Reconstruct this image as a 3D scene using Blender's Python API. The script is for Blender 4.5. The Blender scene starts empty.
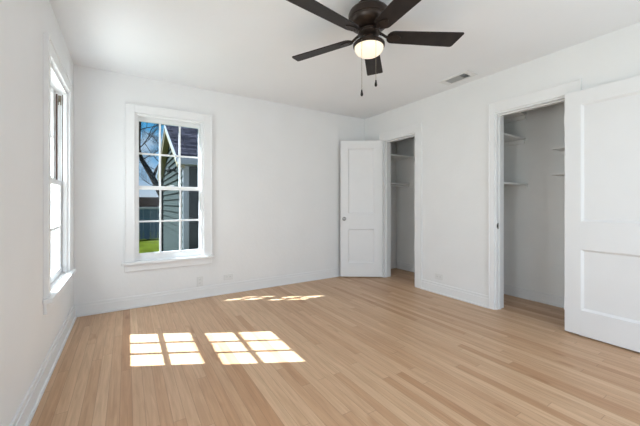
import bpy, bmesh, math, random
from mathutils import Vector, Matrix
random.seed(7)
scene = bpy.context.scene
C = scene.collection

# ------------------------------------------------------------------ camera
W, D, H = 3.654, 3.779, 2.44           # room: x 0..W, y REAR..D, z 0..H
REAR = -0.62
CAM = (0.435, 0.0, 1.095)
cd = bpy.data.cameras.new('camera'); cam = bpy.data.objects.new('camera', cd); C.objects.link(cam)
cam.location = CAM
cam.rotation_euler = (math.pi/2, 0, -0.5607)
cd.sensor_width = 36.0
cd.lens = 307.5/640*36.0
cd.shift_y = -(213-203.6)/640
cd.clip_start = 0.02
scene.camera = cam

# ------------------------------------------------------------------ world, sun, lights, exposure
SUN = Vector((1.0, -0.53, -1.25)).normalized()
wd = bpy.data.worlds.new('world'); scene.world = wd; wd.use_nodes = True
nt = wd.node_tree; nt.nodes.clear()
wo = nt.nodes.new('ShaderNodeOutputWorld'); bg = nt.nodes.new('ShaderNodeBackground')
geo = nt.nodes.new('ShaderNodeNewGeometry'); tcw = nt.nodes.new('ShaderNodeTexCoord')
sep = nt.nodes.new('ShaderNodeSeparateXYZ'); nt.links.new(tcw.outputs['Generated'], sep.inputs[0])
grad = nt.nodes.new('ShaderNodeValToRGB')
grad.color_ramp.elements[0].position = 0.0; grad.color_ramp.elements[0].color = (0.72, 0.80, 0.90, 1)
grad.color_ramp.elements[1].position = 0.55; grad.color_ramp.elements[1].color = (0.08, 0.36, 0.84, 1)
e = grad.color_ramp.elements.new(0.10); e.color = (0.30, 0.58, 0.92, 1)
e = grad.color_ramp.elements.new(0.22); e.color = (0.11, 0.48, 0.90, 1)
nt.links.new(sep.outputs['Z'], grad.inputs[0])
cn = nt.nodes.new('ShaderNodeTexNoise'); cn.inputs['Scale'].default_value = 7; cn.inputs['Detail'].default_value = 5
nt.links.new(tcw.outputs['Generated'], cn.inputs['Vector'])
cr = nt.nodes.new('ShaderNodeValToRGB'); cr.color_ramp.elements[0].position = 0.5; cr.color_ramp.elements[1].position = 0.72
nt.links.new(cn.outputs['Fac'], cr.inputs[0])
cm = nt.nodes.new('ShaderNodeMix'); cm.data_type = 'RGBA'
nt.links.new(cr.outputs[0], cm.inputs[0]); nt.links.new(grad.outputs[0], cm.inputs[6])
cm.inputs[7].default_value = (0.85, 0.90, 0.96, 1)
nt.links.new(cm.outputs[2], bg.inputs['Color'])
bg.inputs['Strength'].default_value = 0.85
nt.links.new(bg.outputs[0], wo.inputs[0])

sd = bpy.data.lights.new('sun', 'SUN'); so = bpy.data.objects.new('sun', sd); C.objects.link(so)
so.location = (-4, 6, 6); so.rotation_euler = SUN.to_track_quat('-Z', 'Y').to_euler()
sd.energy = 25.0; sd.angle = 0.009; sd.color = (0.81, 0.915, 1.0)

def area(name, loc, direction, sx, sy, energy, color=(1, 1, 1)):
    l = bpy.data.lights.new(name, 'AREA'); o = bpy.data.objects.new(name, l); C.objects.link(o)
    l.shape = 'RECTANGLE'; l.size = sx; l.size_y = sy; l.energy = energy; l.color = color
    o.location = loc; o.rotation_euler = Vector(direction).to_track_quat('-Z', 'Z').to_euler()
    return o
# area lights stand in for daylight: added rear and near-left openings, visible left window
area('added_fill_rear_opening', (2.15, REAR-0.10, 1.10), (0, 1, 0.0), 2.5, 1.95, 32, (0.88, 0.955, 1.0))
area('daylight_left_window', (-0.30, 3.0, 1.30), (1, 0, 0), 0.85, 1.7, 46, (0.92, 0.965, 1.0))
area('added_fill_near_left', (-0.30, 0.75, 1.30), (1, 0, 0), 0.85, 1.7, 68, (0.92, 0.965, 1.0))

vs = scene.view_settings
vs.view_transform = 'Standard'; vs.look = 'None'; vs.gamma = 1; vs.use_curve_mapping = False
vs.exposure = -0.10

# ------------------------------------------------------------------ helpers
class MB:
    def __init__(s): s.b = bmesh.new(); s.uv = False
    def box(s, x0, x1, y0, y1, z0, z1, M=None, bevel=0):
        r = bmesh.ops.create_cube(s.b, size=1)
        T = Matrix.Translation(((x0+x1)/2, (y0+y1)/2, (z0+z1)/2)) @ Matrix.Diagonal((abs(x1-x0), abs(y1-y0), abs(z1-z0), 1))
        bmesh.ops.transform(s.b, matrix=(M @ T) if M else T, verts=r['verts'])
        if bevel:
            es = list({e for v in r['verts'] for e in v.link_edges})
            bmesh.ops.bevel(s.b, geom=es, offset=bevel, segments=2, affect='EDGES', profile=0.5)
        return s
    def lathe(s, prof, seg=40, M=None, cap=True):
        rings = []
        for r, z in prof:
            if r < 1e-6:
                rings.append([s.b.verts.new((0, 0, z))])
            else:
                rings.append([s.b.verts.new((r*math.cos(2*math.pi*i/seg), r*math.sin(2*math.pi*i/seg), z)) for i in range(seg)])
        for a, b in zip(rings, rings[1:]):
            for i in range(seg):
                j = (i+1) % seg
                if len(a) == 1 and len(b) > 1: s.b.faces.new((a[0], b[j], b[i]))
                elif len(b) == 1 and len(a) > 1: s.b.faces.new((a[i], a[j], b[0]))
                elif len(a) > 1: s.b.faces.new((a[i], a[j], b[j], b[i]))
        vs_ = [v for r in rings for v in r]
        if M: bmesh.ops.transform(s.b, matrix=M, verts=vs_)
        return s
    def tube(s, pts, rads, seg=10):
        pts = [Vector(p) for p in pts]
        if not hasattr(rads, '__len__'): rads = [rads]*len(pts)
        rings = []
        for i, p in enumerate(pts):
            d = (pts[min(i+1, len(pts)-1)] - pts[max(i-1, 0)]).normalized()
            q = d.to_track_quat('Z', 'Y')
            rings.append([s.b.verts.new(p + q @ Vector((rads[i]*math.cos(2*math.pi*k/seg), rads[i]*math.sin(2*math.pi*k/seg), 0))) for k in range(seg)])
        for a, b in zip(rings, rings[1:]):
            for i in range(seg):
                j = (i+1) % seg; s.b.faces.new((a[i], a[j], b[j], b[i]))
        s.b.faces.new(rings[0][::-1]); s.b.faces.new(rings[-1])
        return s
    def prism(s, poly, h0, h1, M=None):
        """poly in xy, extruded z h0..h1"""
        a = [s.b.verts.new((x, y, h0)) for x, y in poly]; b = [s.b.verts.new((x, y, h1)) for x, y in poly]
        n = len(poly)
        s.b.faces.new(a[::-1]); s.b.faces.new(b)
        for i in range(n):
            j = (i+1) % n; s.b.faces.new((a[i], a[j], b[j], b[i]))
        if M: bmesh.ops.transform(s.b, matrix=M, verts=a+b)
        return s
    def build(s, name, mat, parent=None, smooth=False, bevel=0):
        bmesh.ops.recalc_face_normals(s.b, faces=s.b.faces)
        me = bpy.data.meshes.new(name); s.b.to_mesh(me); s.b.free()
        me.materials.append(mat)
        if smooth:
            for p in me.polygons: p.use_smooth = True
            try: me.set_sharp_from_angle(angle=math.radians(smooth if smooth is not True else 40))
            except Exception: pass
        o = bpy.data.objects.new(name, me); C.objects.link(o)
        if parent: o.parent = parent
        if bevel:
            m = o.modifiers.new('bevel', 'BEVEL'); m.width = bevel; m.segments = 2; m.limit_method = 'ANGLE'
        return o

def tag(o, label=None, cat=None, group=None, kind=None):
    if label: o['label'] = label
    if cat: o['category'] = cat
    if group: o['group'] = group
    if kind: o['kind'] = kind
    return o
def struct(o): o['kind'] = 'structure'; return o
def empty(name, loc=(0, 0, 0), rz=0):
    o = bpy.data.objects.new(name, None); C.objects.link(o); o.location = loc; o.rotation_euler = (0, 0, rz)
    o.empty_display_size = 0.1
    return o

def mat(name, col, rough=0.5, metal=0, spec=0.5, noise=None, bump=None, emit=None, estr=0):
    m = bpy.data.materials.new(name); m.use_nodes = True
    n = m.node_tree; b = n.nodes['Principled BSDF']
    b.inputs['Base Color'].default_value = (*col, 1); b.inputs['Roughness'].default_value = rough
    b.inputs['Metallic'].default_value = metal; b.inputs['Specular IOR Level'].default_value = spec
    tc = n.nodes.new('ShaderNodeTexCoord')
    if noise:   # (scale, amount)
        t = n.nodes.new('ShaderNodeTexNoise'); t.inputs['Scale'].default_value = noise[0]; t.inputs['Detail'].default_value = 4
        n.links.new(tc.outputs['Object'], t.inputs['Vector'])
        r = n.nodes.new('ShaderNodeValToRGB')
        a = noise[1]
        r.color_ramp.elements[0].position = .3; r.color_ramp.elements[1].position = .7
        r.color_ramp.elements[0].color = (*[c*(1-a) for c in col], 1); r.color_ramp.elements[1].color = (*[min(1, c*(1+a)) for c in col], 1)
        n.links.new(t.outputs['Fac'], r.inputs[0]); n.links.new(r.outputs[0], b.inputs['Base Color'])
    if bump:    # (scale, strength)
        t = n.nodes.new('ShaderNodeTexNoise'); t.inputs['Scale'].default_value = bump[0]; t.inputs['Detail'].default_value = 3
        n.links.new(tc.outputs['Object'], t.inputs['Vector'])
        u = n.nodes.new('ShaderNodeBump'); u.inputs['Strength'].default_value = bump[1]; u.inputs['Distance'].default_value = 0.01
        n.links.new(t.outputs['Fac'], u.inputs['Height']); n.links.new(u.outputs[0], b.inputs['Normal'])
    if emit:
        b.inputs['Emission Color'].default_value = (*emit, 1); b.inputs['Emission Strength'].default_value = estr
    return m

M_wall = mat('wall_paint', (0.84, 0.84, 0.84), 0.65, spec=0.25, noise=(3, 0.012), bump=(30, 0.10))
M_ceil = mat('ceiling_paint', (0.865, 0.875, 0.89), 0.8, spec=0.15, noise=(2, 0.01), bump=(40, 0.08))
M_trim = mat('trim_paint', (0.84, 0.842, 0.845), 0.38, spec=0.4, noise=(6, 0.01))
M_door = mat('door_paint', (0.82, 0.82, 0.825), 0.42, spec=0.35, noise=(5, 0.01))
M_closet = mat('closet_paint', (0.86, 0.86, 0.85), 0.75, spec=0.2, noise=(3, 0.02), bump=(30, 0.10))
M_shelf = mat('shelf_paint', (0.86, 0.86, 0.85), 0.5, spec=0.3, noise=(5, 0.02))
M_blade = mat('espresso_blade_wood', (0.018, 0.013, 0.012), 0.5, spec=0.35, noise=(14, 0.35))
M_bronze = mat('oil_rubbed_bronze', (0.040, 0.028, 0.022), 0.38, metal=0.6, noise=(8, 0.2))
M_chrome = mat('satin_nickel', (0.35, 0.34, 0.33), 0.32, metal=0.9, noise=(10, 0.05))
M_dark = mat('dark_void', (0.02, 0.02, 0.02), 0.7, noise=(10, 0.1))
M_plate = mat('plate_plastic', (0.78, 0.78, 0.77), 0.35, spec=0.4, noise=(10, 0.01))
M_slot = mat('slot_shade_plastic', (0.25, 0.25, 0.25), 0.5, noise=(10, 0.05))
M_brown = mat('brown_weather_strip', (0.10, 0.045, 0.03), 0.6, noise=(12, 0.2))
M_bowl = mat('frosted_bowl_glass', (0.55, 0.50, 0.42), 0.3, noise=(6, 0.02), emit=(1.0, 0.86, 0.66), estr=0.85)
M_chain = mat('chain_brass', (0.30, 0.26, 0.2), 0.35, metal=0.8, noise=(20, 0.1))

def glass_mat():
    m = bpy.data.materials.new('window_glass'); m.use_nodes = True; n = m.node_tree; n.nodes.clear()
    o = n.nodes.new('ShaderNodeOutputMaterial'); t = n.nodes.new('ShaderNodeBsdfTransparent'); g = n.nodes.new('ShaderNodeBsdfGlossy')
    g.inputs['Roughness'].default_value = 0.02; t.inputs['Color'].default_value = (0.97, 0.985, 0.98, 1)
    lw = n.nodes.new('ShaderNodeLayerWeight'); lw.inputs['Blend'].default_value = 0.5
    pw = n.nodes.new('ShaderNodeMath'); pw.operation = 'POWER'; pw.inputs[1].default_value = 4.0; n.links.new(lw.outputs['Facing'], pw.inputs[0])
    f = n.nodes.new('ShaderNodeMath'); f.operation = 'MULTIPLY_ADD'; f.inputs[1].default_value = 0.4; f.inputs[2].default_value = 0.006; n.links.new(pw.outputs[0], f.inputs[0])
    x = n.nodes.new('ShaderNodeMixShader')
    n.links.new(f.outputs[0], x.inputs[0]); n.links.new(t.outputs[0], x.inputs[1]); n.links.new(g.outputs[0], x.inputs[2]); n.links.new(x.outputs[0], o.inputs[0])
    return m
M_glass = glass_mat()

def floor_mat():
    m = bpy.data.materials.new('oak_strip_floor'); m.use_nodes = True; n = m.node_tree; L = n.links; b = n.nodes['Principled BSDF']
    tc = n.nodes.new('ShaderNodeTexCoord'); s = n.nodes.new('ShaderNodeSeparateXYZ'); L.new(tc.outputs['Object'], s.inputs[0])
    def math_(op, a, bb=None, c=None):
        k = n.nodes.new('ShaderNodeMath'); k.operation = op
        for i, v in enumerate((a, bb, c)):
            if v is None: continue
            if isinstance(v, (int, float)): k.inputs[i].default_value = v
            else: L.new(v, k.inputs[i])
        return k.outputs[0]
    u = math_('DIVIDE', s.outputs['X'], 0.0575)
    ui = math_('FLOOR', u); uf = math_('SUBTRACT', u, ui)
    w1 = n.nodes.new('ShaderNodeTexWhiteNoise'); w1.noise_dimensions = '1D'; L.new(ui, w1.inputs['W'])
    v = math_('ADD', math_('DIVIDE', s.outputs['Y'], 1.35), math_('MULTIPLY', w1.outputs['Value'], 7.3))
    vi = math_('FLOOR', v); vf = math_('SUBTRACT', v, vi)
    cb = n.nodes.new('ShaderNodeCombineXYZ'); L.new(ui, cb.inputs[0]); L.new(vi, cb.inputs[1])
    w2 = n.nodes.new('ShaderNodeTexWhiteNoise'); w2.noise_dimensions = '3D'; L.new(cb.outputs[0], w2.inputs['Vector'])
    ramp = n.nodes.new('ShaderNodeValToRGB'); cr = ramp.color_ramp
    cr.elements[0].position = 0; cr.elements[0].color = (0.48, 0.270, 0.145, 1)
    cr.elements[1].position = 1; cr.elements[1].color = (0.655, 0.450, 0.285, 1)
    for p_, c_ in ((.12, (0.55, 0.335, 0.195)), (.4, (0.585, 0.373, 0.226)), (.7, (0.62, 0.405, 0.250))):
        e_ = cr.elements.new(p_); e_.color = (*c_, 1)
    L.new(w2.outputs['Value'], ramp.inputs[0])
    # grain
    mp = n.nodes.new('ShaderNodeMapping'); mp.inputs['Scale'].default_value = (38, 2.2, 1)
    ad = n.nodes.new('ShaderNodeVectorMath'); ad.operation = 'ADD'
    sc = n.nodes.new('ShaderNodeVectorMath'); sc.operation = 'SCALE'; sc.inputs['Scale'].default_value = 5
    L.new(w2.outputs['Color'], sc.inputs[0]); L.new(tc.outputs['Object'], ad.inputs[0]); L.new(sc.outputs[0], ad.inputs[1]); L.new(ad.outputs[0], mp.inputs['Vector'])
    gn = n.nodes.new('ShaderNodeTexNoise'); gn.inputs['Scale'].default_value = 1.6; gn.inputs['Detail'].default_value = 5; gn.inputs['Distortion'].default_value = .6
    L.new(mp.outputs[0], gn.inputs['Vector'])
    gr = n.nodes.new('ShaderNodeValToRGB'); gr.color_ramp.elements[0].position = .3; gr.color_ramp.elements[1].position = .7
    gr.color_ramp.elements[0].color = (0.84, 0.81, 0.78, 1); gr.color_ramp.elements[1].color = (1.06, 1.06, 1.06, 1)
    L.new(gn.outputs['Fac'], gr.inputs[0])
    mx = n.nodes.new('ShaderNodeMix'); mx.data_type = 'RGBA'; mx.blend_type = 'MULTIPLY'; mx.inputs[0].default_value = 1
    L.new(ramp.outputs[0], mx.inputs[6]); L.new(gr.outputs[0], mx.inputs[7])
    # knots
    kn = n.nodes.new('ShaderNodeTexNoise'); kn.inputs['Scale'].default_value = 1; kn.inputs['Detail'].default_value = 2
    mk = n.nodes.new('ShaderNodeMapping'); mk.inputs['Scale'].default_value = (9, 2.5, 1); L.new(ad.outputs[0], mk.inputs['Vector']); L.new(mk.outputs[0], kn.inputs['Vector'])
    kr = n.nodes.new('ShaderNodeValToRGB'); kr.color_ramp.elements[0].position = .68; kr.color_ramp.elements[1].position = .80
    kr.color_ramp.elements[0].color = (1, 1, 1, 1); kr.color_ramp.elements[1].color = (0.70, 0.58, 0.48, 1); L.new(kn.outputs['Fac'], kr.inputs[0])
    mx2 = n.nodes.new('ShaderNodeMix'); mx2.data_type = 'RGBA'; mx2.blend_type = 'MULTIPLY'; mx2.inputs[0].default_value = 1
    L.new(mx.outputs[2], mx2.inputs[6]); L.new(kr.outputs[0], mx2.inputs[7])
    # gaps
    g1 = math_('LESS_THAN', math_('MINIMUM', uf, math_('SUBTRACT', 1.0, uf)), 0.022)
    g2 = math_('LESS_THAN', math_('MINIMUM', vf, math_('SUBTRACT', 1.0, vf)), 0.0013)
    g = math_('MAXIMUM', g1, g2)
    mx3 = n.nodes.new('ShaderNodeMix'); mx3.data_type = 'RGBA'; L.new(math_('MULTIPLY', g, 0.40), mx3.inputs[0])
    L.new(mx2.outputs[2], mx3.inputs[6]); mx3.inputs[7].default_value = (0.20, 0.11, 0.06, 1)
    L.new(mx3.outputs[2], b.inputs['Base Color'])
    b.inputs['Roughness'].default_value = 0.36; b.inputs['Specular IOR Level'].default_value = 0.35
    bp = n.nodes.new('ShaderNodeBump'); bp.inputs['Strength'].default_value = 0.25; bp.inputs['Distance'].default_value = 0.002; bp.invert = True
    L.new(g, bp.inputs['Height']); L.new(bp.outputs[0], b.inputs['Normal'])
    return m
M_floor = floor_mat()

# ------------------------------------------------------------------ room shell
T = 0.14
CX = 4.33                       # closet back wall
Wi = W + T                      # closet side of the partition wall
struct(MB().box(-T, CX+T, REAR-T, D+T, -0.12, 0).build('floor', M_floor))
struct(MB().box(-T, CX+T, REAR-T, D+T, H, H+0.12).build('ceiling', M_ceil))

# window openings
WX0, WX1, WZ0, WZ1 = 0.505, 1.195, 0.485, 2.05      # back window
LY0, LY1 = 2.595, 3.395                              # left window (same heights)
MY0, MY1 = 0.350, 1.150                              # second left window, added for more light, beside the camera, out of frame
b = MB()
b.box(-T, 0, REAR-T, MY0, 0, H); b.box(-T, 0, MY1, LY0, 0, H); b.box(-T, 0, LY1, D+T, 0, H)
b.box(-T, 0, MY0, MY1, 0, 0.48); b.box(-T, 0, MY0, MY1, WZ1, H)
b.box(-T, 0, LY0, LY1, 0, 0.48); b.box(-T, 0, LY0, LY1, WZ1, H)
struct(b.build('wall_left', M_wall))
b = MB()
b.box(0, WX0, D, D+T, 0, H); b.box(WX1, CX+T, D, D+T, 0, H)
b.box(WX0, WX1, D, D+T, 0, WZ0-0.03); b.box(WX0, WX1, D, D+T, WZ1, H)
struct(b.build('wall_back', M_wall))
D1a, D1b, D2a, D2b, DZ = 2.76, 3.365, 1.108, 1.728, 2.03   # door openings
b = MB()
b.box(W, Wi, REAR-T, D2a, 0, H); b.box(W, Wi, D2b, D1a, 0, H); b.box(W, Wi, D1b, D, 0, H)
b.box(W, Wi, D2a, D2b, DZ, H); b.box(W, Wi, D1a, D1b, DZ, H)
struct(b.build('wall_right', M_wall))
# rear wall (behind the camera) with a wide opening added to light the room
b = MB()
b.box(0, 0.9, REAR-T, REAR, 0, H); b.box(3.4, W, REAR-T, REAR, 0, H); b.box(0.9, 3.4, REAR-T, REAR, 2.08, H)
b.box(0.9, 3.4, REAR-T, REAR, 0, 0.12)
struct(b.build('wall_rear', M_wall))
# closets
struct(MB().box(CX, CX+T, 0.6, D, 0, H).build('wall_closet_back', M_closet))
struct(MB().box(Wi, CX, 2.28, 2.38, 0, H).build('wall_closet_divider', M_closet))
struct(MB().box(Wi, CX, 0.6, 0.70, 0, H).build('wall_closet_near', M_closet))
struct(MB().box(Wi, CX, D-0.02, D, 0, H).build('wall_closet_far', M_closet))
struct(MB().box(Wi, CX, 2.10, 2.28, 0, H).build('wall_closet_middle', M_closet))

# baseboards with a stepped cap
def base(name, x0, x1, y0, y1, nx, ny, h=0.125):
    """board standing against a wall; (nx,ny) points into the room"""
    b = MB(); t = 0.016
    def strip(th, z0, z1):
        if nx: b.box(x0, x0+nx*th, y0, y1, z0, z1)
        else: b.box(x0, x1, y0, y0+ny*th, z0, z1)
    strip(t, 0, h-0.028); strip(t*0.65, h-0.028, h); strip(t+0.012, 0, 0.018)
    return struct(b.build(name, M_trim, bevel=0.002))
base('baseboard_left', 0, 0, REAR, D, 1, 0)
base('baseboard_back', 0, W, D, D, 0, -1)
b0 = base('baseboard_right', W, W, REAR, D2a-0.09, -1, 0)
base('baseboard_right', W, W, D2b+0.058, D1a-0.105, -1, 0)
base('baseboard_right', W, W, D1b+0.06, D, -1, 0)
base('baseboard_closet_back', CX, CX, 2.38, D-0.02, -1, 0, 0.115)
base('baseboard_closet_back', CX, CX, 0.70, 2.10, -1, 0, 0.115)
base('baseboard_closet_far', Wi, CX, D-0.02, D-0.02, 0, -1, 0.115)
base('baseboard_closet_middle', Wi, CX, 2.10, 2.10, 0, -1, 0.115)

# ------------------------------------------------------------------ windows (built in a local frame: x along the wall, y outwards)
def window(name, origin, rz, w, cas, nose=0.050, z0=0.51):
    """origin at the room-side wall face, centre of the opening, z=0; local +y points outdoors"""
    root = empty(name, origin, rz); struct(root)
    hw = w/2; z1 = WZ1
    # casing
    b = MB(); c = cas; p = 0.021
    b.box(-hw-c, -hw, -p, 0, z0, z1+c, bevel=.002); b.box(hw, hw+c, -p, 0, z0, z1+c, bevel=.002)
    b.box(-hw, hw, -p, 0, z1, z1+c)
    # thin back band on the outer edge
    b.box(-hw-c-0.008, -hw-c+0.006, -p-0.006, 0, z0, z1+c+0.008, bevel=.002); b.box(hw+c-0.006, hw+c+0.008, -p-0.006, 0, z0, z1+c+0.008, bevel=.002)
    b.box(-hw-c+0.006, hw+c-0.006, -p-0.006, 0, z1+c-0.006, z1+c+0.008, bevel=.002)
    b.build('window_casing', M_trim, root)
    # stool and apron
    b = MB(); b.box(-hw-c-0.03, hw+c+0.03, -nose, 0.0, z0-0.03, z0, bevel=.006); b.box(-hw, hw, 0, 0.045, z0-0.03, z0)
    b.build('window_sill', M_trim, root)
    b = MB(); b.box(-hw-c-0.005, hw+c+0.005, -0.018, 0, z0-0.10, z0-0.03, bevel=.003)
    b.build('window_apron', M_trim, root)
    # jamb liner
    b = MB(); t = 0.012
    b.box(-hw, -hw+t, 0, T, z0, z1); b.box(hw-t, hw, 0, T, z0, z1); b.box(-hw+t, hw-t, 0, T, z1-t, z1)
    b.box(-hw+t, hw-t, 0.045, T+0.03, z0-0.03, z0-0.005)
    # stops
    b.box(-hw+t, -hw+t+0.014, 0.0, 0.024, z0, z1-t); b.box(hw-t-0.014, hw-t, 0.0, 0.024, z0, z1-t); b.box(-hw+t+.014, hw-t-.014, 0.0, 0.024, z1-t-0.014, z1-t)
    b.build('window_jamb', M_trim, root)
    # exterior casing
    b = MB(); b.box(-hw-0.1, -hw, T, T+0.02, z0-0.05, z1+0.1); b.box(hw, hw+0.1, T, T+0.02, z0-0.05, z1+0.1); b.box(-hw, hw, T, T+0.02, z1, z1+0.1)
    b.build('exterior_casing', M_trim, root)
    gw = 0.305; zt = 1.99; zm = 1.275; zb = 0.56
    xl = hw - t
    def sash(nm, y0, y1, za, zb_, zc, zd):
        # outer za..zd, glass zb_..zc
        b = MB()
        b.box(-xl, -gw, y0, y1, za, zd); b.box(gw, xl, y0, y1, za, zd)
        b.box(-gw, gw, y0, y1, za, zb_); b.box(-gw, gw, y0, y1, zc, zd)
        m = 0.009
        for x in (-gw/3, gw/3): b.box(x-m, x+m, y0+.004, y1-.004, zb_, zc)
        zz = (zb_+zc)/2; xs = (-gw, -gw/3-m, -gw/3+m, gw/3-m, gw/3+m, gw)
        for k in range(3): b.box(xs[2*k], xs[2*k+1], y0+.004, y1-.004, zz-m, zz+m)
        s_ = b.build(nm, M_trim, root)
        ym = (y0+y1)/2
        b = MB()
        for k in range(3):
            for (a_, c_) in ((zb_, zz-m), (zz+m, zc)):
                b.box(xs[2*k], xs[2*k+1], ym-.0015, ym+.0015, a_, c_)
        b.build('glass', M_glass, s_)
        return s_
    lo = sash('lower_sash', 0.033, 0.067, z0+0.002, zb, 1.245, 1.283)
    up = sash('upper_sash', 0.077, 0.113, 1.248, 1.290, zt, z1-t)
    # sash lock on meeting rail
    b = MB(); b.box(-0.03, 0.03, 0.036, 0.062, 1.283, 1.291, bevel=.002); b.tube([(0, 0.049, 1.291), (0, 0.049, 1.300)], 0.010); b.box(-0.004, 0.036, 0.042, 0.052, 1.297, 1.303, bevel=.002)
    b.build('sash_lock', M_trim, lo)
    return root
win1 = window('window_1', ((WX0+WX1)/2, D, 0), 0, WX1-WX0, 0.088, 0.048, WZ0)
win2 = window('window_2', (0, (LY0+LY1)/2, 0), math.pi/2, LY1-LY0, 0.088)
win3 = window('added_window_3', (0, (MY0+MY1)/2, 0), math.pi/2, MY1-MY0, 0.105)  # unseen window added to let fill light into the room
# brown weather strip tracks and cords beside the upper sash of the left window (far jamb = local +x)
hw = (LY1-LY0)/2
for y0_, y1_ in ((0.026, 0.031), (0.062, 0.072)):
    b = MB(); b.box(hw-0.016, hw-0.012, y0_, y1_, 1.284, 2.02); b.build('weather_strip', M_brown, win2)
b = MB(); b.tube([(hw-0.020, 0.047, 1.284), (hw-0.020, 0.047, 1.965)], 0.0035, 8); b.build('sash_cord', M_shelf, win2)
b = MB(); b.box(hw-0.016, hw-0.012, 0.036, 0.058, 1.93, 2.01, bevel=.001); b.lathe([(0, -.006), (.016, -.006), (.012, 0), (.016, .006), (0, .006)], 16, Matrix.Translation((hw-0.020, 0.047, 1.968)) @ Matrix.Rotation(math.pi/2, 4, 'Y') @ Matrix.Rotation(math.pi/2, 4, 'X')); b.build('sash_pulley', M_chain, win2)
b = MB(); b.box(hw-0.030, hw-0.012, 0.126, 0.134, 0.5, 2.03); b.box(-hw+0.012, -hw+0.030, 0.126, 0.134, 0.5, 2.03); b.build('screen_track', M_brown, win2)

# ------------------------------------------------------------------ door trims and doors
def door_trim(name, ya, yb, ca, cb, head=0.105):
    root = empty(name, (W, (ya+yb)/2, 0)); struct(root)
    y0 = ya-(ya+yb)/2; y1 = -y0; p = 0.016
    b = MB()
    b.box(-p, 0, y0-ca, y0+0.0, 0, DZ+head, bevel=.0015); b.box(-p, 0, y1, y1+cb, 0, DZ+head, bevel=.0015)
    b.box(-p, 0, y0, y1, DZ, DZ+head, bevel=.0015)
    bb = 0.006
    b.box(-p-bb, 0, y0-ca-0.006, y0-ca+0.006, 0, DZ+head+0.006, bevel=.0015); b.box(-p-bb, 0, y1+cb-0.006, y1+cb+0.006, 0, DZ+head+0.006, bevel=.0015)
    b.box(-p-bb, 0, y0-ca+.006, y1+cb-.006, DZ+head-0.006, DZ+head+0.006, bevel=.0015)
    b.build('door_casing', M_trim, root)
    b = MB(); t = 0.016
    b.box(0, T, y0, y0+t, 0, DZ); b.box(0, T, y1-t, y1, 0, DZ); b.box(0, T, y0+t, y1-t, DZ-t, DZ)
    # stops
    b.box(0.045, 0.06, y0+t, y0+t+0.011, 0, DZ-t); b.box(0.045, 0.06, y1-t-0.011, y1-t, 0, DZ-t); b.box(0.045, 0.06, y0+t+.011, y1-t-.011, DZ-t-0.011, DZ-t)
    b.build('door_jamb', M_trim, root)
    return root
t1 = door_trim('trim_1', D1a, D1b, 0.105, 0.06)
t2 = door_trim('trim_2', D2a, D2b, 0.09, 0.054)

def door_leaf(name, hinge, end, side):
    """hinge, end: (x,y) of the visible face line at floor level; side=+1: thickness lies to the left of hinge->end"""
    h = Vector((*hinge, 0)); e_ = Vector((*end, 0)); L_ = (e_-h).length
    ang = math.atan2(e_.y-h.y, e_.x-h.x)
    root = empty(name, (h.x, h.y, 0.014), ang); struct(root)
    th = 0.035; s = side
    zt = 2.012
    st = 0.112
    rails = [(0, 0.205), (0.705, 0.935), (zt-0.112, zt)]
    b = MB()
    def bx(x0, x1, ya, yb, z0, z1, bev=0.0015): b.box(x0, x1, min(ya*s, yb*s), max(ya*s, yb*s), z0, z1, bevel=bev)
    bx(0, st, 0, th, 0, zt); bx(L_-st, L_, 0, th, 0, zt)
    for z0, z1 in rails: bx(st, L_-st, 0, th, z0, z1, 0)
    b.build('door_frame', M_door, root)
    for z0, z1 in ((0.205, 0.705), (0.935, zt-0.112)):
        b = MB(); bx(st, L_-st, 0.0165, th-0.0165, z0, z1, 0)
        # sticking (small moulded step around the recess)
        q = 0.017; xa, xb = st, L_-st
        for f0, f1 in ((0.001, 0.0165), (th-0.001, th-0.0165)):
            def quad(*P):
                b.b.faces.new([b.b.verts.new((x_, y_*s, z_)) for x_, y_, z_ in P])
            quad((xa, f0, z0), (xb, f0, z0), (xb-q, f1, z0+q), (xa+q, f1, z0+q)); quad((xa, f0, z1), (xa+q, f1, z1-q), (xb-q, f1, z1-q), (xb, f0, z1))
            quad((xa, f0, z0), (xa+q, f1, z0+q), (xa+q, f1, z1-q), (xa, f0, z1)); quad((xb, f0, z0), (xb, f0, z1), (xb-q, f1, z1-q), (xb-q, f1, z0+q))
        b.build('door_panel', M_door, root)
    # hinges (leaf knuckles)
    for z in (0.22, 1.80):
        b = MB(); b.tube([(-0.006, s*th*0.5+s*0.012, z-0.045), (-0.006, s*th*0.5+s*0.012, z+0.045)], 0.006)
        b.box(-0.004, 0.0, min(0, s*th), max(0, s*th), z-0.045, z+0.045)
        b.build('door_hinge', M_door, root)
    return root, L_, s, th
d1, L1, s1, th1 = door_leaf('door_1', (3.622, 3.352), (3.118, 3.700), -1)
def knob(parent, x, y, z, n):
    M = Matrix.Translation((x, y, z)) @ Matrix.Rotation(-math.pi/2*n, 4, 'X').to_4x4()
    b = MB(); b.lathe([(0, 0), (0.029, 0), (0.029, 0.003), (0.024, 0.007), (0.010, 0.008), (0.009, 0.022), (0.016, 0.028), (0.0255, 0.036), (0.027, 0.044), (0.022, 0.053), (0.010, 0.057), (0, 0.057)], 28, M)
    return b.build('door_knob', M_chrome, parent, smooth=True)
knob(d1, L1-0.055, 0.0, 0.855, 1)
d2, L2, s2, th2 = door_leaf('door_2', (3.596, 1.112), (3.586, 0.502), 1)
# strike plate on the far jamb of the second closet door
b = MB(); b.box(0.012, 0.036, (D2b-D2a)/2-0.0185, (D2b-D2a)/2-0.016, 0.835, 0.895); sp = b.build('strike_plate', M_chrome, t2)
b = MB(); b.box(-0.001, 0.019, (D2b-D2a)/2-0.0200, (D2b-D2a)/2-0.0185, 0.848, 0.882); b.build('latch_hole', M_dark, sp)

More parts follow.
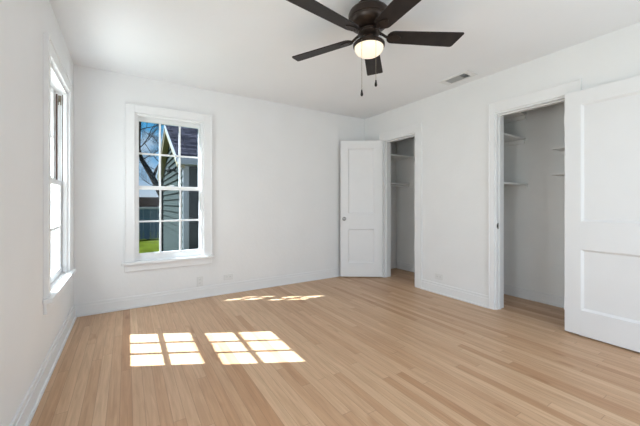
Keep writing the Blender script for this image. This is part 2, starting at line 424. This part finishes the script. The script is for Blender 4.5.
# ------------------------------------------------------------------ closet shelves (thing each) 
def shelf(name, label, y_front, y_wall, z, group='closet shelves', depth_x=(Wi+0.004, CX-0.002)):
    root = empty(name, ((depth_x[0]+depth_x[1])/2, (y_front+y_wall)/2, z))
    tag(root, label, 'shelf', group)
    hx = (depth_x[1]-depth_x[0])/2; hy = abs(y_front-y_wall)/2; sg = 1 if y_wall > y_front else -1
    b = MB(); b.box(-hx, hx, -hy, hy-0.002, 0, 0.018, bevel=0.002); b.build('board', M_shelf, root)
    b = MB(); b.box(hx-0.018, hx, -hy+0.01, hy-0.022, -0.045, -0.001)
    b.box(-hx, hx-0.02, sg*(hy-0.004) if sg < 0 else hy-0.020, sg*(hy-0.020) if sg < 0 else hy-0.004, -0.045, -0.001)
    b.build('cleat', M_shelf, root)
    return root
shelf('closet_shelf', 'upper white board shelf in the closet beside the half-open knobbed door', 3.35, D-0.02, 1.825)
r = shelf('closet_shelf', 'lower white board shelf with a rod in the closet beside the half-open knobbed door', 3.46, D-0.02, 1.405)
b = MB(); b.tube([(-0.26, -0.13, -0.028), (0.26, -0.13, -0.028)], 0.011); b.build('hanging_rod', M_shelf, r)
shelf('closet_shelf', 'topmost shelf just under the door head in the right-hand closet', 1.73, 2.10, 2.115)
shelf('closet_shelf', 'middle white shelf at the left inside the right-hand closet', 1.74, 2.10, 1.835)
shelf('closet_shelf', 'lowest white shelf at the left inside the right-hand closet', 1.715, 2.10, 1.305)
shelf('closet_shelf', 'upper short shelf seen beside the door edge in the right-hand closet', 1.405, 0.70, 1.645, depth_x=(Wi+.30, CX-.002))
shelf('closet_shelf', 'lower short shelf seen beside the door edge in the right-hand closet', 1.41, 0.70, 1.385, depth_x=(Wi+.30, CX-.002))

# ------------------------------------------------------------------ ceiling fan
FX, FY = 1.820, 1.584
fan = empty('ceiling_fan', (FX, FY, H))
tag(fan, 'dark bronze five-blade ceiling fan with a lit frosted bowl light', 'ceiling fan')
b = MB(); b.lathe([(0, 0), (0.075, 0), (0.080, -0.028), (0.112, -0.042), (0.131, -0.055), (0.138, -0.070), (0.138, -0.104), (0.134, -0.107), (0.134, -0.111), (0.137, -0.114), (0.134, -0.130), (0.116, -0.148), (0.080, -0.160), (0.052, -0.168), (0, -0.168)], 48)
b.build('motor_housing', M_bronze, fan, smooth=35)
b = MB(); b.lathe([(0, -0.1685), (0.055, -0.1685), (0.072, -0.180), (0.074, -0.198), (0.064, -0.208), (0.042, -0.214), (0, -0.214)], 40)
b.build('flywheel', M_bronze, fan, smooth=35)
b = MB(); b.lathe([(0, -0.2145), (0.040, -0.2145), (0.043, -0.235), (0.060, -0.250), (0.098, -0.262), (0.106, -0.270), (0.106, -0.284), (0.100, -0.290), (0.092, -0.290), (0.092, -0.280), (0, -0.280)], 40)
b.build('light_fitter', M_bronze, fan, smooth=35)
b = MB(); pr = [(0.0, -0.282), (0.0915, -0.2815), (0.0965, -0.291)]
for k in range(1, 13):
    a = k/12*math.pi/2; pr.append((0.0965*math.cos(a)**0.85 if k < 12 else 0, -0.291-0.060*math.sin(a)))
b.lathe(pr, 44); b.build('light_bowl', M_bowl, fan, smooth=True)
TH0 = -0.489
for k in range(5):
    an = TH0 + k*2*math.pi/5
    P = 12
    R = Matrix.Rotation(an, 4, 'Z') @ Matrix.Translation((0, 0, -0.215)) @ Matrix.Rotation(math.radians(-P), 4, 'X')
    # blade outline: rounded root, slightly wider towards a clipped tip
    poly = []
    r0, r1 = 0.122, 0.624
    wr, wt = 0.055, 0.068
    for i in range(9):
        a = math.pi/2 + i*math.pi/8; poly.append((r0+0.045+0.045*math.cos(a), wr*math.sin(a)))
    for i in range(5):
        a = -math.pi/2 + i*math.pi/8*1.0; poly.append((r1+0.000+0.012*math.cos(a), -wt+0.012+0.012*math.sin(a)))
    for i in range(5):
        a = math.pi/8+i*math.pi*3/32; poly.append((r1-0.034+0.020*math.cos(a), wt-0.020+0.020*math.sin(a)))
    b = MB(); b.prism(poly, -0.0035, 0.0035, R)
    bl = b.build('blade', M_blade, fan, bevel=0.0015)
    b = MB()
    R2 = Matrix.Rotation(an, 4, 'Z')
    # curved arm from flywheel to the blade plus a shaped pad under the blade root
    pts = [R2 @ Vector(v) for v in ((0.070, 0, -0.190), (0.095, 0.0, -0.200), (0.118, 0, -0.214), (0.140, 0, -0.221))]
    b.tube(pts, [0.011, 0.009, 0.009, 0.008], 10)
    pad = []
    for i in range(20):
        a = 2*math.pi*i/20; pad.append((0.172+0.048*math.cos(a), 0.030*math.sin(a)*(1-0.35*math.cos(a))))
    b.prism(pad, -0.0095, -0.0042, R)
    for sx, sy in ((0.15, 0.014), (0.15, -0.014), (0.198, 0)):
        b.lathe([(0, -0.0125), (0.004, -0.0118), (0.005, -0.0095), (0, -0.0095)], 10, R @ Matrix.Translation((sx, sy, 0)))
    b.build('blade_bracket', M_bronze, bl, smooth=35)
def chain(dx, dy, z0, z1):
    b = MB(); n = int((z0-z1)/0.0055)
    b.tube([(dx, dy, z0), (dx, dy, z1)], 0.0009, 6)
    for i in range(n):
        z = z0-(z0-z1)*i/n
        b.lathe([(0, z+0.0019), (0.0016, z+0.001), (0.0019, z), (0.0016, z-0.001), (0, z-0.0019)], 6, Matrix.Translation((dx, dy, 0)))
    c = b.build('pull_chain', M_chain, fan)
    b = MB(); b.lathe([(0, z1+0.004), (0.004, z1+0.001), (0.0055, z1-0.010), (0.0085, z1-0.024), (0.009, z1-0.032), (0.006, z1-0.039), (0, z1-0.041)], 16, Matrix.Translation((dx, dy, 0)))
    b.build('fob', M_blade, c, smooth=True)
# the two chains hang from the switch cup, one on each side of the bowl (camera right = (.847,-.532))
chain(-0.061*0.847-0.095*0.532, 0.061*0.532-0.095*0.847, -0.285, -0.612)
chain(0.029*0.847-0.100*0.532, -0.029*0.532-0.100*0.847, -0.285, -0.552)

# ------------------------------------------------------------------ ceiling register
vent = empty('ceiling_vent', (3.432, 2.005, H))
tag(vent, 'white metal air register with grey louvres in the ceiling near the right wall', 'air vent')
b = MB()
ox, oy, ix, iy = 0.088, 0.175, 0.062, 0.115
b.box(-ox, ox, -oy, -iy, -0.008, 0, bevel=.002); b.box(-ox, ox, iy, oy, -0.008, 0, bevel=.002)
b.box(-ox, -ix, -iy, iy, -0.008, 0); b.box(ix, ox, -iy, iy, -0.008, 0)
b.build('vent_frame', M_plate, vent)
b = MB(); b.box(-ix, ix, -iy, iy, -0.0012, 0); b.build('duct_opening', M_slot, vent)
b = MB()
for i in range(17):
    y = -iy+0.007+i*(2*iy-0.014)/16
    b.box(-ix, ix, -0.0055, 0.0055, -0.0006, 0.0006, Matrix.Translation((0, y, -0.005)) @ Matrix.Rotation(math.radians(38 if i < 5 else -38), 4, 'X'))
b.box(-ix, ix, -iy+0.075, -iy+0.080, -0.0085, -0.001)
b.build('louvres', mat('louvre_grey', (0.42, 0.42, 0.41), 0.5, noise=(10, 0.05)), vent)

# ------------------------------------------------------------------ wall plates
def outlet(loc, rz, label, horiz=False, group='wall outlets', blank=False):
    root = empty('wall_outlet', loc, rz); tag(root, label, 'outlet', group)
    w_, h_ = (0.057, 0.035) if horiz else (0.035, 0.057)
    b = MB(); b.box(-w_, w_, -0.006, 0, -h_, h_, bevel=.003); b.build('cover_plate', M_plate, root)
    for k in (-1, 1):
        ox_, oz_ = (k*0.021, 0) if horiz else (0, k*0.021)
        b = MB(); b.box(ox_-0.014, ox_+0.014, -0.0085, -0.006, oz_-0.012, oz_+0.012, bevel=.001); s_ = b.build('socket', M_plate, root)
        b = MB(); b.box(ox_-0.007, ox_-0.0045, -0.009, -0.0084, oz_-0.002, oz_+0.007); b.box(ox_+0.0045, ox_+0.007, -0.009, -0.0084, oz_-0.002, oz_+0.007)
        b.build('slot', M_slot, s_)
    return root
outlet((1.157, D, 0.190), 0, 'upright white outlet above the baseboard near the right corner of the back window')
outlet((1.488, D, 0.200), 0, 'sideways white outlet above the back wall baseboard, farther right from the window', horiz=True)
outlet((W, 2.40, 0.205), -math.pi/2, 'white outlet low on the wall between the two closet doorways', horiz=True)

# ------------------------------------------------------------------ outdoors
GZ = -0.55
M_grass = mat('lawn_grass', (0.048, 0.060, 0.008), 0.95, spec=0.0, noise=(2.2, 0.45), bump=(60, 0.6))
struct(MB().box(-40, 60, D+T+0.05, 90, GZ-0.1, GZ).build('ground', M_grass))
struct(MB().box(-40, -T-0.05, -20, D+T+0.05, GZ-0.1, GZ).build('ground', M_grass))

def lap_mat():
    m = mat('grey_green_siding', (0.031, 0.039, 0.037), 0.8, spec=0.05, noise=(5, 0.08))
    return m
def shingle_mat():
    m = bpy.data.materials.new('grey_shingles'); m.use_nodes = True; n = m.node_tree; b_ = n.nodes['Principled BSDF']; b_.inputs['Roughness'].default_value = .95; b_.inputs['Specular IOR Level'].default_value = 0.0
    tc = n.nodes.new('ShaderNodeTexCoord'); mp = n.nodes.new('ShaderNodeMapping'); mp.inputs['Rotation'].default_value = (0, 0, 0)
    br = n.nodes.new('ShaderNodeTexBrick'); br.inputs['Scale'].default_value = 1
    br.inputs['Brick Width'].default_value = 0.30; br.inputs['Row Height'].default_value = 0.13; br.inputs['Mortar Size'].default_value = 0.014
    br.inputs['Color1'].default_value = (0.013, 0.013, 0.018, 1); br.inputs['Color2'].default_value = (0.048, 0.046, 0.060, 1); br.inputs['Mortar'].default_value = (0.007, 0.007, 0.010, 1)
    n.links.new(tc.outputs['Object'], mp.inputs[0]); n.links.new(mp.outputs[0], br.inputs['Vector']); n.links.new(br.outputs['Color'], b_.inputs['Base Color'])
    return m
M_side = lap_mat(); M_shing = shingle_mat()
M_owhite = mat('exterior_white_paint', (0.22, 0.23, 0.25), 0.6, noise=(5, 0.03))
M_soffit = mat('olive_tan_soffit', (0.22, 0.18, 0.11), 0.7, noise=(5, 0.05))
M_screen = mat('dark_window_screen', (0.018, 0.022, 0.024), 0.6, spec=0.2, noise=(30, 0.3))
NX, NY0, NY1 = 1.405, 6.6, 10.6
NYm = (NY0+NY1)/2; EZ = 1.92; SL = 0.50; AP = EZ+SL*(NYm-NY0)
NXe = 9.0
house = empty('neighbour_house', (NX, NY0, GZ))
tag(house, 'grey-green clapboard house with shingled roof seen outside the back window', 'house')
def local(o):  # keep world coordinates for meshes parented to an offset empty
    o.matrix_parent_inverse = Matrix.Translation((-NX, -NY0, -GZ)); return o
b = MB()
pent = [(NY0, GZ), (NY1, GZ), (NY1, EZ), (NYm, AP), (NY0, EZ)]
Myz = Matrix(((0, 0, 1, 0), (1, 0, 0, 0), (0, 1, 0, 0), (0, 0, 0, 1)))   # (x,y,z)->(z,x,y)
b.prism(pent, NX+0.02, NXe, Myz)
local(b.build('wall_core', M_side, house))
# real lap boards on the gable side
b = MB(); ex = 0.145; z = GZ+0.15
while z < AP-0.03:
    zt = z+ex
    if zt > EZ: ya = NY0+(zt-EZ)/SL; yb = NY1-(zt-EZ)/SL
    else: ya, yb = NY0, NY1
    if yb-ya > 0.1:
        poly = [(NX-0.038, z), (NX+0.02, z), (NX+0.02, z+ex+0.015), (NX-0.004, z+ex+0.015)]
        Mxz = Matrix(((1, 0, 0, 0), (0, 0, 1, 0), (0, 1, 0, 0), (0, 0, 0, 1)))
        b.prism(poly, ya, yb, Mxz)
    z += ex
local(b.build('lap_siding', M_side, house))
# front wall lap boards, right of the screened opening
b = MB(); z = GZ+0.15
while z < EZ-0.1:
    Mf = Matrix(((0, 0, 1, 0), (1, 0, 0, 0), (0, 1, 0, 0), (0, 0, 0, 1)))
    b.prism([(NY0-0.022, z), (NY0, z), (NY0, z+ex+0.015), (NY0-0.004, z+ex+0.015)], NX+1.35, NXe, Mf); z += ex
local(b.build('lap_siding', M_side, house))
b = MB(); b.box(NX-0.03, NX+0.075, NY0-0.035, NY0+0.0, GZ, EZ+.1); b.box(NX-0.03, NX+0.02, NY0-0.001, NY0+0.05, GZ, EZ); local(b.build('corner_board', M_owhite, house))
b = MB(); b.box(NX-0.03, NX+0.02, NY1-0.09, NY1, GZ, EZ); local(b.build('corner_board', M_owhite, house))
b = MB(); b.box(NX+1.25, NX+1.35, NY0-0.035, NY0, GZ, EZ+.1); local(b.build('corner_board', M_owhite, house))
b = MB(); b.box(NX+0.076, NX+1.25, NY0-0.02, NY0, 0.18, EZ+0.05); local(b.build('screened_window', M_screen, house))
b = MB(); b.box(NX+0.076, NX+1.25, NY0-0.03, NY0, 0.08, 0.18); local(b.build('window_trim', M_owhite, house))
b = MB(); b.box(NX+0.076, NX+1.25, NY0-0.024, NY0-0.019, 1.20, 1.235); local(b.build('screen_rail', M_screen, house))
# roof slabs: near slope, far slope
OV = 0.16
def slab(ya, za, yb, zb, t, name):
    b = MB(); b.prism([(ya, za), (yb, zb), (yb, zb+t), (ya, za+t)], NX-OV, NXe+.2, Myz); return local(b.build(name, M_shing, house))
ev = 0.22
ZR = AP+0.10
slab(NY0-ev, ZR-SL*(NYm-NY0+ev), NYm, ZR, 0.05, 'roof'); slab(NY1+ev, ZR-SL*(NY1+ev-NYm), NYm, ZR, 0.05, 'roof')
# rake fascia + soffit along the gable overhang
for (ya, yb) in ((NY0-ev, NYm), (NYm, NY1+ev)):
    za = ZR-SL*abs(ya-NYm); zb_ = ZR-SL*abs(yb-NYm)
    b = MB(); b.prism([(ya, za-0.02), (yb, zb_-0.02), (yb, zb_+0.055), (ya, za+0.055)], NX-OV-0.02, NX-OV, Myz); local(b.build('rake_board', M_owhite, house))
    b = MB(); b.prism([(ya, za-0.13), (yb, zb_-0.13), (yb, zb_-0.002), (ya, za-0.002)], NX-OV+0.001, NX-0.024, Myz); local(b.build('rake_soffit', M_soffit, house))
# eave fascia/gutter and soffit at front
ze = ZR-SL*(NYm-NY0+ev)
b = MB(); b.box(NX-OV, NXe+.2, NY0-ev-0.09, NY0-ev-0.002, ze-0.07, ze+0.045, bevel=.01); local(b.build('gutter', M_owhite, house))
b = MB(); b.box(NX-OV+0.02, NXe, NY0-ev, NY0-0.04, ze-0.07, ze-0.04); local(b.build('eave_soffit', M_owhite, house))
b = MB(); b.tube([(NX-0.06, NY1-0.05, ze-0.05), (NX-0.06, NY1-0.05, GZ+0.1)], 0.045, 8); local(b.build('downspout', M_screen, house))
# flood light on the gable siding
fl = empty('flood_light', (NX-0.045, 7.55, 1.86)); tag(fl, 'small black two-headed flood light on the siding of the house outside', 'outdoor light')
b = MB(); b.box(-0.03, 0, -0.06, 0.06, -0.06, 0.06, bevel=.01); b.build('mount', M_screen, fl)
for s in (-1, 1):
    M = Matrix.Translation((-0.04, s*0.05, 0.0)) @ Matrix.Rotation(math.radians(-110), 4, 'Y') @ Matrix.Rotation(s*0.5, 4, 'X')
    b = MB(); b.lathe([(0, 0), (0.03, 0), (0.035, 0.05), (0.065, 0.12), (0.065, 0.135), (0.055, 0.137), (0, 0.125)], 20, M); b.build('lamp_head', M_screen, fl, smooth=35)
# fence
M_fence = mat('blue_grey_fence_paint', (0.13, 0.175, 0.225), 0.8, noise=(4, 0.15))
M_rail = mat('pale_weathered_rail', (0.50, 0.47, 0.45), 0.8, noise=(4, 0.1))
fence = empty('fence', (0, 16.2, GZ)); tag(fence, 'low blue-grey board fence across the lawn behind the neighbouring house', 'fence')
fh = 1.45
b = MB(); x = -4.0
while x < 7.0: b.box(x, x+0.135, -0.02, 0, 0.02, fh-0.06, bevel=0.004); x += 0.145
b.build('fence_boards', M_fence, fence)
b = MB(); b.box(-4, 7, -0.05, 0.06, fh-0.06, fh+0.03, bevel=0.004); b.build('top_rail', M_rail, fence)
for k in range(5):
    b = MB(); b.box(-4+k*2.6, -3.9+k*2.6, 0.0, 0.10, 0, fh-0.06); b.build('fence_post', M_fence, fence)
# shed beyond the fence
shed = empty('shed', (2.2, 21, GZ-0.22)); tag(shed, 'low dark-roofed outbuilding beyond the blue-grey fence', 'shed')
b = MB(); b.box(-3.5, 3.5, 0, 3.5, 0, 1.75); b.build('shed_wall', M_rail, shed)
M_sroof = mat('dark_brown_roofing', (0.010, 0.008, 0.007), 0.95, spec=0.0, noise=(3, 0.4))
b = MB(); b.prism([(-0.4, 1.6), (1.8, 2.15), (3.9, 1.6), (3.9, 1.72), (1.8, 2.28), (-0.4, 1.72)], -3.7, 3.7, Myz); b.build('shed_roof', M_sroof, shed)

# bare trees: a leaning trunk that forks, with recursive twigs
M_bark = mat('dark_bark', (0.045, 0.038, 0.036), 0.95, spec=0.1, noise=(6, 0.4), bump=(20, 0.5))
def ray(px, py, Z):
    u = (px-320)/307.5; v = (203.6-py)/307.5
    return Vector((CAM[0]+Z*(0.5318+0.8469*u), Z*(0.8469-0.5318*u), CAM[2]+Z*v))
def grow(b, p, d, L_, r, lev, rnd):
    n = 4; pts = [p.copy()]; rad = [r]
    for i in range(n):
        d = (d + Vector((rnd.uniform(-.22, .22), rnd.uniform(-.22, .22), rnd.uniform(-.12, .2)))).normalized()
        p = p + d*L_/n; pts.append(p.copy()); rad.append(r*(1-0.55*(i+1)/n))
    b.tube(pts, rad, 6 if lev > 1 else 4)
    if lev <= 0: return
    for i in range(1, n+1):
        for _ in range(1 if lev > 2 else 2):
            a = Vector((rnd.uniform(-1, 1), rnd.uniform(-1, 1), rnd.uniform(-.5, .9)))
            dd = (d*0.65 + a).normalized()
            grow(b, pts[i], dd, L_*rnd.uniform(.5, .72), rad[i]*0.6, lev-1, rnd)
tree = empty('bare_tree', tuple(ray(176, 246, 13.0))); tree.location.z = GZ
tag(tree, 'leafless tree with a leaning dark trunk outside the back window', 'tree')
tl = Vector(tree.location)
b = MB(); rnd = random.Random(11)
main = [Vector((tl.x, tl.y, GZ))-tl, ray(168, 208, 13)-tl, ray(157.5, 187, 13)-tl, ray(150, 173, 13)-tl, ray(142, 160, 13)-tl, ray(138.5, 149, 12.9)-tl, ray(139, 130, 12.8)-tl, ray(140.5, 112, 12.7)-tl, ray(138, 92, 12.6)-tl]
b.tube(main, [0.20, 0.15, 0.125, 0.115, 0.09, 0.08, 0.07, 0.06, 0.045], 9)
fork = [ray(153, 178, 13)-tl, ray(156, 170, 13.2)-tl, ray(160, 163, 13.5)-tl, ray(166, 150, 13.8)-tl, ray(170, 135, 14)-tl]
b.tube(fork, [0.07, 0.055, 0.045, 0.035, 0.022], 7)
b.build('trunk', M_bark, tree, smooth=60)
b = MB()
for P, dr, LL, rr in ((main[3], (-.4, .1, .6), 1.0, .03), (main[4], (.8, 0, .5), 1.2, .035), (main[5], (.7, .1, .7), 1.3, .04), (main[5], (-.8, 0, .3), 1.0, .03), (main[6], (.9, 0, .3), 1.2, .035), (main[7], (.8, 0, -.1), 1.2, .035),
                      (main[7], (.6, .2, .5), 1.2, .035), (fork[2], (-.5, 0, .8), 1.1, .03), (fork[3], (-.6, 0, .6), 1.0, .03), (fork[1], (-.7, .1, .4), .8, .025), (main[2], (-.8, .2, .3), .9, .025), (main[2], (.6, .2, .9), .8, .02)):
    grow(b, P.copy(), Vector(dr).normalized(), LL, rr*0.62, 3, rnd)
b.build('branches', M_bark, tree)
